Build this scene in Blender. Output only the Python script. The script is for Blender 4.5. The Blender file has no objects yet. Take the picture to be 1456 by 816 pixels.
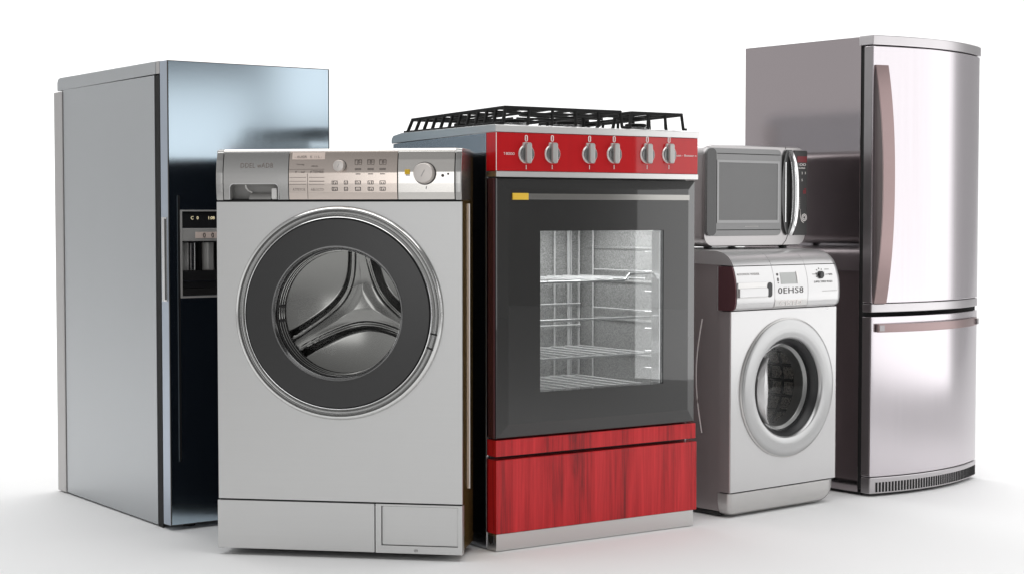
import bpy, bmesh, math, random
from mathutils import Vector, Matrix
random.seed(7)
R = math.radians
PI = math.pi
S = bpy.context.scene
COL = S.collection

# ------------------------------------------------------------------ camera, view
cam_d = bpy.data.cameras.new('camera'); cam = bpy.data.objects.new('camera', cam_d); COL.objects.link(cam)
cam_d.lens = 59.496; cam_d.sensor_width = 36; cam_d.clip_end = 300; cam_d.clip_start = .05
cam.location = (0, 0, 1.1); cam.rotation_euler = (R(90 - 2.4306), 0, 0)
S.camera = cam
S.view_settings.view_transform = 'Standard'; S.view_settings.look = 'None'
S.view_settings.exposure = 0; S.view_settings.gamma = 1
S.cycles.max_bounces = 16; S.cycles.glossy_bounces = 10; S.cycles.transparent_max_bounces = 16
S.cycles.sample_clamp_indirect = 8
S.cycles.blur_glossy = .5

# ------------------------------------------------------------------ materials
def nodes(name):
    m = bpy.data.materials.new(name); m.use_nodes = True
    nt = m.node_tree
    return m, nt, nt.nodes['Principled BSDF']

def mat(name, col, metal=0., rough=.4, coat=0., coat_rough=.05, var=.04, scale=14., stretch=(1, 1, 1), bump=0., bump_scale=300., rvar=.05, spec=.5):
    m, nt, b = nodes(name)
    L = nt.links
    tc = nt.nodes.new('ShaderNodeTexCoord'); mp = nt.nodes.new('ShaderNodeMapping'); mp.inputs['Scale'].default_value = stretch
    L.new(tc.outputs['Object'], mp.inputs['Vector'])
    nz = nt.nodes.new('ShaderNodeTexNoise'); nz.inputs['Scale'].default_value = scale; nz.inputs['Detail'].default_value = 4
    L.new(mp.outputs['Vector'], nz.inputs['Vector'])
    mx = nt.nodes.new('ShaderNodeMix'); mx.data_type = 'RGBA'
    mx.inputs[6].default_value = tuple(c * (1 - var) for c in col) + (1,)
    mx.inputs[7].default_value = tuple(min(1, c * (1 + var)) for c in col) + (1,)
    L.new(nz.outputs['Fac'], mx.inputs[0]); L.new(mx.outputs[2], b.inputs['Base Color'])
    mr = nt.nodes.new('ShaderNodeMapRange')
    mr.inputs['To Min'].default_value = max(0.0, rough - rvar * rough); mr.inputs['To Max'].default_value = rough + rvar * rough
    L.new(nz.outputs['Fac'], mr.inputs['Value']); L.new(mr.outputs['Result'], b.inputs['Roughness'])
    b.inputs['Metallic'].default_value = metal
    b.inputs['Specular IOR Level'].default_value = spec
    b.inputs['Coat Weight'].default_value = coat; b.inputs['Coat Roughness'].default_value = coat_rough
    if bump:
        n2 = nt.nodes.new('ShaderNodeTexNoise'); n2.inputs['Scale'].default_value = bump_scale; n2.inputs['Detail'].default_value = 3
        L.new(mp.outputs['Vector'], n2.inputs['Vector'])
        bp = nt.nodes.new('ShaderNodeBump'); bp.inputs['Strength'].default_value = bump; bp.inputs['Distance'].default_value = .002
        L.new(n2.outputs['Fac'], bp.inputs['Height']); L.new(bp.outputs['Normal'], b.inputs['Normal'])
    return m

def speckle(name, lo, hi, scale, metal, rough):
    m, nt, b = nodes(name); L = nt.links
    tc = nt.nodes.new('ShaderNodeTexCoord')
    nz = nt.nodes.new('ShaderNodeTexNoise'); nz.inputs['Scale'].default_value = scale; nz.inputs['Detail'].default_value = 5; nz.inputs['Roughness'].default_value = .7
    L.new(tc.outputs['Object'], nz.inputs['Vector'])
    cr = nt.nodes.new('ShaderNodeValToRGB')
    cr.color_ramp.elements[0].position = .38; cr.color_ramp.elements[0].color = lo + (1,)
    cr.color_ramp.elements[1].position = .62; cr.color_ramp.elements[1].color = hi + (1,)
    L.new(nz.outputs['Fac'], cr.inputs['Fac']); L.new(cr.outputs['Color'], b.inputs['Base Color'])
    bp = nt.nodes.new('ShaderNodeBump'); bp.inputs['Strength'].default_value = .5; bp.inputs['Distance'].default_value = .003
    L.new(nz.outputs['Fac'], bp.inputs['Height']); L.new(bp.outputs['Normal'], b.inputs['Normal'])
    b.inputs['Metallic'].default_value = metal; b.inputs['Roughness'].default_value = rough
    return m

def wood(name):
    m, nt, b = nodes(name); L = nt.links
    tc = nt.nodes.new('ShaderNodeTexCoord'); mp = nt.nodes.new('ShaderNodeMapping'); mp.inputs['Scale'].default_value = (9, 9, .55)
    L.new(tc.outputs['Object'], mp.inputs['Vector'])
    nz = nt.nodes.new('ShaderNodeTexNoise'); nz.inputs['Scale'].default_value = 2.2; nz.inputs['Detail'].default_value = 8; nz.inputs['Roughness'].default_value = .66; nz.inputs['Distortion'].default_value = .6
    L.new(mp.outputs['Vector'], nz.inputs['Vector'])
    mp2 = nt.nodes.new('ShaderNodeMapping'); mp2.inputs['Scale'].default_value = (60, 60, 1.5)
    L.new(tc.outputs['Object'], mp2.inputs['Vector'])
    n2 = nt.nodes.new('ShaderNodeTexNoise'); n2.inputs['Scale'].default_value = 2; n2.inputs['Detail'].default_value = 4
    L.new(mp2.outputs['Vector'], n2.inputs['Vector'])
    ad = nt.nodes.new('ShaderNodeMath'); ad.operation = 'MULTIPLY_ADD'; ad.inputs[1].default_value = .3; 
    L.new(n2.outputs['Fac'], ad.inputs[0]); L.new(nz.outputs['Fac'], ad.inputs[2])
    cr = nt.nodes.new('ShaderNodeValToRGB'); e = cr.color_ramp.elements
    e[0].position = .46; e[0].color = (.15, .004, .006, 1)
    e[1].position = .86; e[1].color = (.70, .026, .032, 1)
    k = e.new(.62); k.color = (.49, .010, .014, 1)
    L.new(ad.outputs[0], cr.inputs['Fac']); L.new(cr.outputs['Color'], b.inputs['Base Color'])
    b.inputs['Roughness'].default_value = .4; b.inputs['Specular IOR Level'].default_value = .2; b.inputs['Coat Weight'].default_value = .4; b.inputs['Coat Roughness'].default_value = .1
    return m

def glass(name, tint, f0=1.45, rough=.0):
    m = bpy.data.materials.new(name); m.use_nodes = True; nt = m.node_tree; nt.nodes.clear(); L = nt.links
    out = nt.nodes.new('ShaderNodeOutputMaterial'); mix = nt.nodes.new('ShaderNodeMixShader')
    tr = nt.nodes.new('ShaderNodeBsdfTransparent'); tr.inputs['Color'].default_value = tint + (1,)
    gl = nt.nodes.new('ShaderNodeBsdfGlossy'); gl.inputs['Roughness'].default_value = rough
    fr = nt.nodes.new('ShaderNodeFresnel'); fr.inputs['IOR'].default_value = f0
    L.new(fr.outputs[0], mix.inputs[0]); L.new(tr.outputs[0], mix.inputs[1]); L.new(gl.outputs[0], mix.inputs[2]); L.new(mix.outputs[0], out.inputs[0])
    return m

def emit(name, col, s):
    m, nt, b = nodes(name)
    b.inputs['Base Color'].default_value = col + (1,); b.inputs['Emission Color'].default_value = col + (1,); b.inputs['Emission Strength'].default_value = s
    return m

M = dict(
    floor=mat('floor_white', (.80, .80, .80), 0, .75, var=.012, scale=1.5, spec=.2),
    backdrop=mat('backdrop_white', (.86, .86, .86), 0, .9, var=.005, scale=1, spec=0.),
    black=mat('black_plastic', (.012, .012, .013), 0, .4),
    gap=mat('dark_gap', (.004, .004, .004), 0, .8),
    rubber=mat('grey_rubber', (.07, .07, .072), .5, .25),
    chrome=mat('chrome', (.78, .78, .78), 1, .12, scale=40),
    # blue-grey refrigerator
    f1_side=mat('cool_grey_steel', (.455, .472, .485), 1, .34, var=.02, scale=3, stretch=(1, 1, .3)),
    paddle=mat('paddle_silver', (.50, .49, .475), .3, .35),
    f1_trim=mat('grey_trim', (.47, .46, .455), .8, .4),
    f1_edge=mat('blue_grey_edge', (.42, .47, .54), 1, .3),
    f1_door=mat('blue_mirror_steel', (.57, .69, .78), 1, .145, var=.02, scale=4, stretch=(1, 1, .25)),
    # grey washer
    w1=mat('brushed_grey_steel', (.59, .59, .585), 1, .38, var=.02, scale=9, stretch=(.35, 1, 14)),
    w1_trim=mat('grey_panel_steel', (.47, .465, .455), 1, .26, var=.02, scale=9, stretch=(.35, 1, 14)),
    w1_panel=mat('beige_reflection_steel', (.74, .65, .59), 1, .2, var=.02, scale=9, stretch=(.35, 1, 14)),  # warm reflection on the middle panel, tinted into its base colour
    w1_right=mat('pale_panel_steel', (.78, .755, .72), 1, .2, var=.02, scale=9, stretch=(.35, 1, 14)),
    w1_label=mat('pale_label', (.72, .60, .54), 0, .4),
    w1_back=mat('dark_back_sheet', (.006, .007, .010), 0, .6, spec=.03),
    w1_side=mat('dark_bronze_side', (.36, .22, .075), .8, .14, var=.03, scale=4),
    w1_knob=mat('pale_knob', (.62, .58, .55), .6, .35),
    glassring=mat('charcoal_glass', (.019, .019, .019), 0, .32, coat=.25, coat_rough=.25, var=.02),
    shaded_ring_channel=mat('shaded_ring_channel', (.36, .36, .355), 1, .16, scale=30),  # darker base paints in the shade of the channel
    lip=mat('bright_lip', (.86, .86, .86), 1, .14, scale=30),
    grip=mat('grey_grip', (.30, .295, .285), 0, .4),
    grip_pale=mat('pale_grip', (.75, .74, .72), 0, .35),
    ring=mat('satin_ring', (.74, .74, .73), 1, .13, scale=30),
    drum=mat('drum_steel', (.24, .24, .24), 1, .27, var=.05, scale=25),
    spider=mat('drum_paddle_steel', (.44, .44, .435), 1, .15, var=.02, scale=12),
    yellow=mat('yellow_tag', (.86, .55, .04), 0, .4),
    yellow_dull=mat('yellow_button', (.72, .47, .04), 0, .6, spec=.2),
    ink=mat('dark_ink', (.05, .045, .042), 0, .5),
    ink_soft=mat('soft_ink', (.19, .16, .145), 0, .5),
    ink_grey=mat('grey_ink', (.38, .37, .36), 0, .5),
    ink_white=mat('white_ink', (.85, .80, .78), 0, .5),
    # range
    steel=mat('bright_steel', (.66, .655, .645), 1, .28, var=.02, scale=10, stretch=(.3, 1, 12)),
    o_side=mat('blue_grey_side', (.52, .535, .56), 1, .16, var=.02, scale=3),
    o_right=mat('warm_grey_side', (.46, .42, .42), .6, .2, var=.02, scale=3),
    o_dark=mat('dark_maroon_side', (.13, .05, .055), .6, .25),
    red=mat('red_enamel', (.53, .003, .007), 0, .4, coat=.8, coat_rough=.03, spec=.15, var=.10, scale=5, stretch=(8, 8, .4)),
    wood=wood('red_wood'),
    o_door=mat('charcoal_door', (.017, .0167, .016), 0, .24, coat=.8, coat_rough=.02, var=.02),
    o_bar=mat('grey_bar', (.40, .39, .37), .72, .14),
    enamel=speckle('speckled_enamel', (.27, .27, .27), (.58, .58, .57), 240, .3, .35),
    wire=mat('bright_wire', (.85, .85, .85), .35, .25, scale=60),
    knob_steel=mat('knob_steel', (.46, .455, .44), .5, .3, scale=30),
    knob_rim=mat('knob_rim', (.82, .81, .79), .45, .22, scale=30),
    iron=mat('cast_iron', (.007, .007, .007), 0, .65, bump=.2, spec=.25),
    glass=glass('clear_glass', (.90, .91, .91), 1.5),
    sglass=glass('smoked_bowl_glass', (.80, .80, .79), 1.16),
    dglass=glass('door_bowl_glass', (.94, .95, .95), 1.14),
    # white washer
    w2=mat('pearl_white', (.58, .575, .575), .65, .28, var=.01, scale=6),
    w2_low=mat('silver_kick', (.58, .57, .56), .8, .32),
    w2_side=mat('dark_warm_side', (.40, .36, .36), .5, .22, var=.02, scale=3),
    w2_cap=mat('red_reflection_cap', (.12, .05, .058), .4, .3),  # red range's reflection put into the cap's base colour
    w2_ring=mat('silver_door', (.43, .43, .43), .95, .3, scale=10),
    w2_bowl=mat('grey_bowl', (.34, .335, .33), .9, .3),
    w2_drum=speckle('dark_drum', (.012, .011, .010), (.62, .57, .52), 210, .3, .4),
    lcd=mat('grey_lcd', (.42, .43, .42), 0, .25, coat=.4),
    # microwave
    mw=mat('microwave_silver', (.40, .385, .385), .9, .3, var=.015, scale=6),
    mw_door=mat('microwave_grey', (.20, .20, .20), .5, .35, coat=.2),
    mw_dark=mat('microwave_dark', (.06, .06, .06), .5, .25, coat=.3),
    mw_glass=mat('microwave_window', (.13, .13, .13), .2, .35, coat=.2, coat_rough=.15),
    mw_frame=mat('microwave_frame', (.27, .27, .27), .6, .3),
    mw_panel=mat('microwave_panel', (.035, .034, .034), .2, .3),
    mw_red=mat('dark_red_display', (.16, .008, .014), 0, .3),
    # mauve refrigerator
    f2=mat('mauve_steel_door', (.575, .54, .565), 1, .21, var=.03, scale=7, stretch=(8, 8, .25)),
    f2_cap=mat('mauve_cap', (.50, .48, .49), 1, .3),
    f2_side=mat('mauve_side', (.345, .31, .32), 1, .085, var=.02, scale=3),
    f2_edge=mat('grey_door_edge', (.30, .285, .29), .9, .28),
    rose=mat('rose_handle', (.29, .215, .212), .9, .32, scale=30),
    rose_dark=mat('rose_web', (.10, .08, .08), .3, .4),
    lit=emit('lit_digits', (.9, .78, .5), .5),
)

# ------------------------------------------------------------------ mesh helpers
def done(name, bm, m, parent, sharp=32, wn=True, label=None):
    bmesh.ops.recalc_face_normals(bm, faces=bm.faces)
    lim = R(sharp)
    for f in bm.faces: f.smooth = True
    for e in bm.edges:
        e.smooth = not (len(e.link_faces) != 2 or e.calc_face_angle(0) > lim)
    me = bpy.data.meshes.new(name); bm.to_mesh(me); bm.free()
    o = bpy.data.objects.new(name, me); COL.objects.link(o)
    me.materials.append(M[m] if isinstance(m, str) else m)
    o.parent = parent
    if wn:
        w = o.modifiers.new('weighted', 'WEIGHTED_NORMAL'); w.keep_sharp = True; w.weight = 80
    if label: o['label'] = label
    return o

def thing(name, label, cat, loc, yaw, group=None):
    o = bpy.data.objects.new(name, None); COL.objects.link(o)
    o.location = loc; o.rotation_euler = (0, 0, R(yaw)); o.empty_display_size = .1
    o['label'] = label; o['category'] = cat
    if group: o['group'] = group
    return o

def B(): return bmesh.new()

def box(bm, x0, x1, y0, y1, z0, z1, bev=0., seg=2):
    t = bmesh.new()
    bmesh.ops.create_cube(t, size=1)
    for v in t.verts:
        v.co = Vector((x0 + (v.co.x + .5) * (x1 - x0), y0 + (v.co.y + .5) * (y1 - y0), z0 + (v.co.z + .5) * (z1 - z0)))
    if bev: bmesh.ops.bevel(t, geom=t.edges[:], offset=bev, segments=seg, affect='EDGES', profile=.5)
    merge(bm, t)
    return bm

def merge(bm, t, mx=None):
    mp = {}
    for v in t.verts: mp[v] = bm.verts.new(mx @ v.co if mx else v.co)
    for f in t.faces:
        try: bm.faces.new([mp[v] for v in f.verts])
        except ValueError: pass
    t.free()

def prism(bm, poly, axis, a0, a1, bev=0., seg=2):
    """polygon extruded along an axis: 'z': (x,y); 'x': (y,z); 'y': (x,z)"""
    def P(p, a):
        if axis == 'z': return Vector((p[0], p[1], a))
        if axis == 'x': return Vector((a, p[0], p[1]))
        return Vector((p[0], a, p[1]))
    t = bmesh.new()
    A = [t.verts.new(P(p, a0)) for p in poly]; C = [t.verts.new(P(p, a1)) for p in poly]
    n = len(poly)
    t.faces.new(A); t.faces.new(C[::-1])
    for i in range(n):
        t.faces.new((A[i], C[i], C[(i + 1) % n], A[(i + 1) % n]))
    bmesh.ops.recalc_face_normals(t, faces=t.faces)
    if bev: bmesh.ops.bevel(t, geom=t.edges[:], offset=bev, segments=seg, affect='EDGES', profile=.5)
    merge(bm, t)
    return bm

def rrect(x0, x1, z0, z1, r, n=6, corners=(1, 1, 1, 1)):
    """rounded rectangle polygon, corners: bl, br, tr, tl"""
    pts = []
    for (cx, cz, a0, k, px, pz) in ((x0 + r, z0 + r, 180, 0, x0, z0), (x1 - r, z0 + r, 270, 1, x1, z0), (x1 - r, z1 - r, 0, 2, x1, z1), (x0 + r, z1 - r, 90, 3, x0, z1)):
        if not corners[k]: pts.append((px, pz)); continue
        for i in range(n + 1):
            a = R(a0 + 90 * i / n); pts.append((cx + r * math.cos(a), cz + r * math.sin(a)))
    return pts

def lathe(bm, prof, cx, cz, seg=96, closed=False, cap=False):
    """profile of (radius, y) turned round an axis along y through (cx, cz)"""
    rows = []
    for r, y in prof:
        rows.append([bm.verts.new((cx + r * math.cos(2 * PI * i / seg), y, cz + r * math.sin(2 * PI * i / seg))) for i in range(seg)])
    n = len(rows)
    for k in range(n if closed else n - 1):
        a, b = rows[k], rows[(k + 1) % n]
        for i in range(seg):
            bm.faces.new((a[i], a[(i + 1) % seg], b[(i + 1) % seg], b[i]))
    if cap: bm.faces.new(rows[-1])
    return bm

def tube(bm, pts, r, n=8, closed=False):
    pts = [Vector(p) for p in pts]; rows = []
    m = len(pts)
    for i, p in enumerate(pts):
        if closed: d = pts[(i + 1) % m] - pts[i - 1]
        else: d = (pts[min(i + 1, m - 1)] - pts[max(i - 1, 0)])
        d.normalize()
        u = d.orthogonal().normalized() if abs(d.z) > .99 else Vector((0, 0, 1)).cross(d).normalized()
        w = d.cross(u)
        rows.append([bm.verts.new(p + r * (u * math.cos(2 * PI * k / n) + w * math.sin(2 * PI * k / n))) for k in range(n)])
    for i in range(m if closed else m - 1):
        a, b = rows[i], rows[(i + 1) % m]
        for k in range(n): bm.faces.new((a[k], a[(k + 1) % n], b[(k + 1) % n], b[k]))
    if not closed: bm.faces.new(rows[0][::-1]); bm.faces.new(rows[-1])
    return bm

def plate_hole(bm, x0, x1, z0, z1, cx, cz, r, y0, y1, seg=96):
    """plate between y0 (front) and y1 with a round hole"""
    ang = sorted([2 * PI * i / seg for i in range(seg)] + [math.atan2(z - cz, x - cx) % (2 * PI) for x in (x0, x1) for z in (z0, z1)])
    def edge(a):
        c, s = math.cos(a), math.sin(a); t = []
        if c > 1e-9: t.append((x1 - cx) / c)
        if c < -1e-9: t.append((x0 - cx) / c)
        if s > 1e-9: t.append((z1 - cz) / s)
        if s < -1e-9: t.append((z0 - cz) / s)
        t = min(t); return cx + t * c, cz + t * s
    rows = []
    for y in (y0, y1):
        rows.append([(bm.verts.new((cx + r * math.cos(a), y, cz + r * math.sin(a))), bm.verts.new((edge(a)[0], y, edge(a)[1]))) for a in ang])
    n = len(ang)
    for i in range(n):
        j = (i + 1) % n
        for k in (0, 1):
            bm.faces.new((rows[k][i][0], rows[k][j][0], rows[k][j][1], rows[k][i][1]))
        bm.faces.new((rows[0][i][0], rows[0][j][0], rows[1][j][0], rows[1][i][0]))
        bm.faces.new((rows[0][i][1], rows[0][j][1], rows[1][j][1], rows[1][i][1]))
    return bm

def frame(bm, outer, inner, y0, y1):
    """flat frame between two polygons of the same length (x,z), thickness y0..y1"""
    n = len(outer)
    V = [[[bm.verts.new((p[0], y, p[1])) for p in poly] for poly in (outer, inner)] for y in (y0, y1)]
    for i in range(n):
        j = (i + 1) % n
        for k in (0, 1): bm.faces.new((V[k][0][i], V[k][0][j], V[k][1][j], V[k][1][i]))
        for q in (0, 1): bm.faces.new((V[0][q][i], V[0][q][j], V[1][q][j], V[1][q][i]))
    return bm

def rect4(x0, x1, z0, z1): return [(x0, z0), (x1, z0), (x1, z1), (x0, z1)]

def text_bm(bm, s, x, z, h, y, thick=.0008, width=None, space=1.0, slope=None):
    """lettering standing on the plane y (facing -y): left end x, base z, height h"""
    c = bpy.data.curves.new('lettering', 'FONT'); c.body = s; c.size = 1; c.extrude = 0; c.space_character = space
    c.resolution_u = 3
    o = bpy.data.objects.new('lettering', c); COL.objects.link(o)
    bpy.context.view_layer.update()
    me = bpy.data.meshes.new_from_object(o.evaluated_get(bpy.context.evaluated_depsgraph_get()))
    bpy.data.objects.remove(o)
    xs = [v.co.x for v in me.vertices]; ys = [v.co.y for v in me.vertices]
    if not xs: return bm
    k = h / max(.01, max(ys) - min(0, min(ys))); kx = k if width is None else width / (max(xs) - min(xs))
    t = bmesh.new(); t.from_mesh(me)
    x0 = min(xs)
    ext = bmesh.ops.extrude_face_region(t, geom=t.faces[:])
    top = {g for g in ext['geom'] if isinstance(g, bmesh.types.BMVert)}
    for v in t.verts:
        X, Y = (v.co.x - x0) * kx, v.co.y * k
        yy = y(z + Y) if callable(y) else y
        v.co = Vector((x + X, yy - (thick if v in top else -.0005), z + Y))
    merge(bm, t)
    bpy.data.meshes.remove(me)
    return bm

# ------------------------------------------------------------------ setting
def setting():
    bm = B()
    for p in ((-14, -5, 0), (14, -5, 0), (14, 9, 0), (-14, 9, 0)): bm.verts.new(p)
    bm.faces.new(bm.verts); o = done('floor', bm, 'floor', None, wn=False); o['kind'] = 'structure'
    bm = B(); rows = []
    prof = [(9, 0)] + [(9 + 4.5 * math.sin(R(a)), 4.5 - 4.5 * math.cos(R(a))) for a in range(2, 91, 2)] + [(13.5, 8)]
    for y, z in prof: rows.append((bm.verts.new((-14, y, z)), bm.verts.new((6.4, y, z))))
    for a, b in zip(rows, rows[1:]): bm.faces.new((a[0], a[1], b[1], b[0]))
    o = done('backdrop', bm, 'floor', None, wn=False); o['kind'] = 'structure'
setting()

# ================================================================== 1 blue-grey refrigerator
def dark_fridge():
    t = thing('refrigerator', 'blue grey refrigerator with mirror door and built in water dispenser, behind the big grey washer', 'refrigerator', (-1.2297, 5.9205, 0), 35.689)
    W, H, D = .665, 1.636, .985
    bm = B(); box(bm, 0, W, .042, .908, .006, 1.588, .002); box(bm, .006, W - .006, -.004, .045, .012, 1.585)
    done('body', bm, 'f1_side', t)
    bm = B(); box(bm, -.004, W, .913, 1.0, .004, 1.583, .004); done('back_panel', bm, 'f1_trim', t)
    # top cap, bent down at the rear
    bm = B(); prism(bm, [(.03, 1.591), (.972, 1.587), (.972, 1.62), (.962, 1.634), (.94, 1.6375), (.03, 1.6365)], 'x', 0, W, .003)
    done('top_cap', bm, 'f1_side', t)
    bm = B(); box(bm, 0.0, .10, -.003, .027, 1.591, 1.636, .003); done('hinge_cover', bm, 'f1_trim', t)
    bm = B(); box(bm, .002, .008, .002, .04, .0, 1.587); done('door_seal', bm, 'gap', t)
    bm = B(); box(bm, .01, W - .01, .002, .05, 1.588, 1.63); done('hinge_gap', bm, 'gap', t)
    # door: edge profile and mirror skin
    d = B(); frame(d, rect4(0, .637, .018, 1.633), rect4(.0465, .2995, .8195, 1.0085), -.0655, -.008); door = done('door', d, 'f1_edge', t)
    bm = B(); frame(bm, rect4(.003, .634, .020, 1.631), rect4(.043, .30, .815, 1.112), -.070, -.0655)
    done('mirror_skin', bm, 'f1_door', door)
    bm = B(); frame(bm, rect4(.0, .637, .018, 1.633), rect4(.0032, .6338, .0202, 1.6306), -.0708, -.066); done('door_rim', bm, 'glassring', door)
    bm = B(); box(bm, -.004, .004, -.058, -.028, .80, 1.092, .002); box(bm, -.0045, .001, -.028, -.020, .80, 1.092, .001); h = done('edge_handle', bm, 'chrome', door)
    bm = B(); box(bm, -.0052, -.0035, -.056, -.044, .806, 1.086); done('grip_recess', bm, 'black', door)
    bm = B(); prism(bm, rrect(.0325, .041, .24, 1.168, .003, 3), 'y', -.0735, -.0695, 0); done('handle_bar', bm, 'black', door)
    # dispenser
    p = B(); frame(p, rect4(.041, .305, .812, 1.117), rect4(.047, .299, .818, 1.112), -.078, -.06); disp = done('water_dispenser', p, 'paddle', t)
    bm = B(); box(bm, .047, .299, -.071, -.06, 1.055, 1.112, .001); done('display', bm, 'black', disp)
    for q, x in (('C', .083), ('0', .105), ('1:08', .150)):
        bm = B(); text_bm(bm, q, x, 1.084, .011, -.0712); done('lit_digits', bm, 'lit', disp, wn=False)
    bm = B(); box(bm, .047, .299, -.075, -.055, 1.008, 1.053, .003); done('control_band', bm, 'paddle', disp)
    bm = B()
    box(bm, .098, .20, -.0765, -.074, 1.018, 1.040, .001); done('label_plate', bm, 'w1_label', disp)
    for x in (.126, .158):
        bm = B(); text_bm(bm, '0', x, 1.021, .016, -.0766); done('label_digit', bm, 'ink', disp, wn=False)
    bm = B(); box(bm, .047, .299, -.014, -.0085, .82, 1.008); box(bm, .0468, .0485, -.066, -.0145, .82, 1.008); box(bm, .2975, .2992, -.066, -.0145, .82, 1.008)
    box(bm, .0487, .2973, -.066, -.0145, 1.004, 1.008); done('recess', bm, 'black', disp)
    for x in (.052, .148):
        bm = B(); prism(bm, [(x, -.030), (x + .012, -.046), (x + .032, -.046), (x + .040, -.036), (x + .040, -.018), (x, -.018)], 'z', .905, 1.003, .002)
        done('paddle', bm, 'paddle', disp)
    for x0, x1 in ((.089, .0965), (.101, .105)):
        bm = B(); box(bm, x0, x1, -.058, -.046, .905, 1.003, .002); done('nozzle', bm, 'lip', disp)
    bm = B(); box(bm, .049, .297, -.072, -.016, .8205, .845, .003); done('drip_tray', bm, 'glassring', disp)
    bm = B(); box(bm, .049, .297, -.0755, -.0725, .868, .8715); done('tray_edge', bm, 'lip', disp)
    bm = B(); box(bm, .049, .297, -.072, -.06, .8455, .905, .001); done('tray_panel', bm, 'black', disp)
    for x in (.10, .58):
        bm = B(); lathe_z(bm, x, .0, .022, 0, .018); done('foot', bm, 'black', t)
    for x in (.05, .6):
        bm = B(); lathe_z(bm, x, .9, .022, 0, .01); done('foot', bm, 'black', t)

def lathe_z(bm, x, y, r, z0, z1, seg=24):
    prism(bm, [(x + r * math.cos(2 * PI * i / seg), y + r * math.sin(2 * PI * i / seg)) for i in range(seg)], 'z', z0, z1, r * .12, 2)
    return bm

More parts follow.
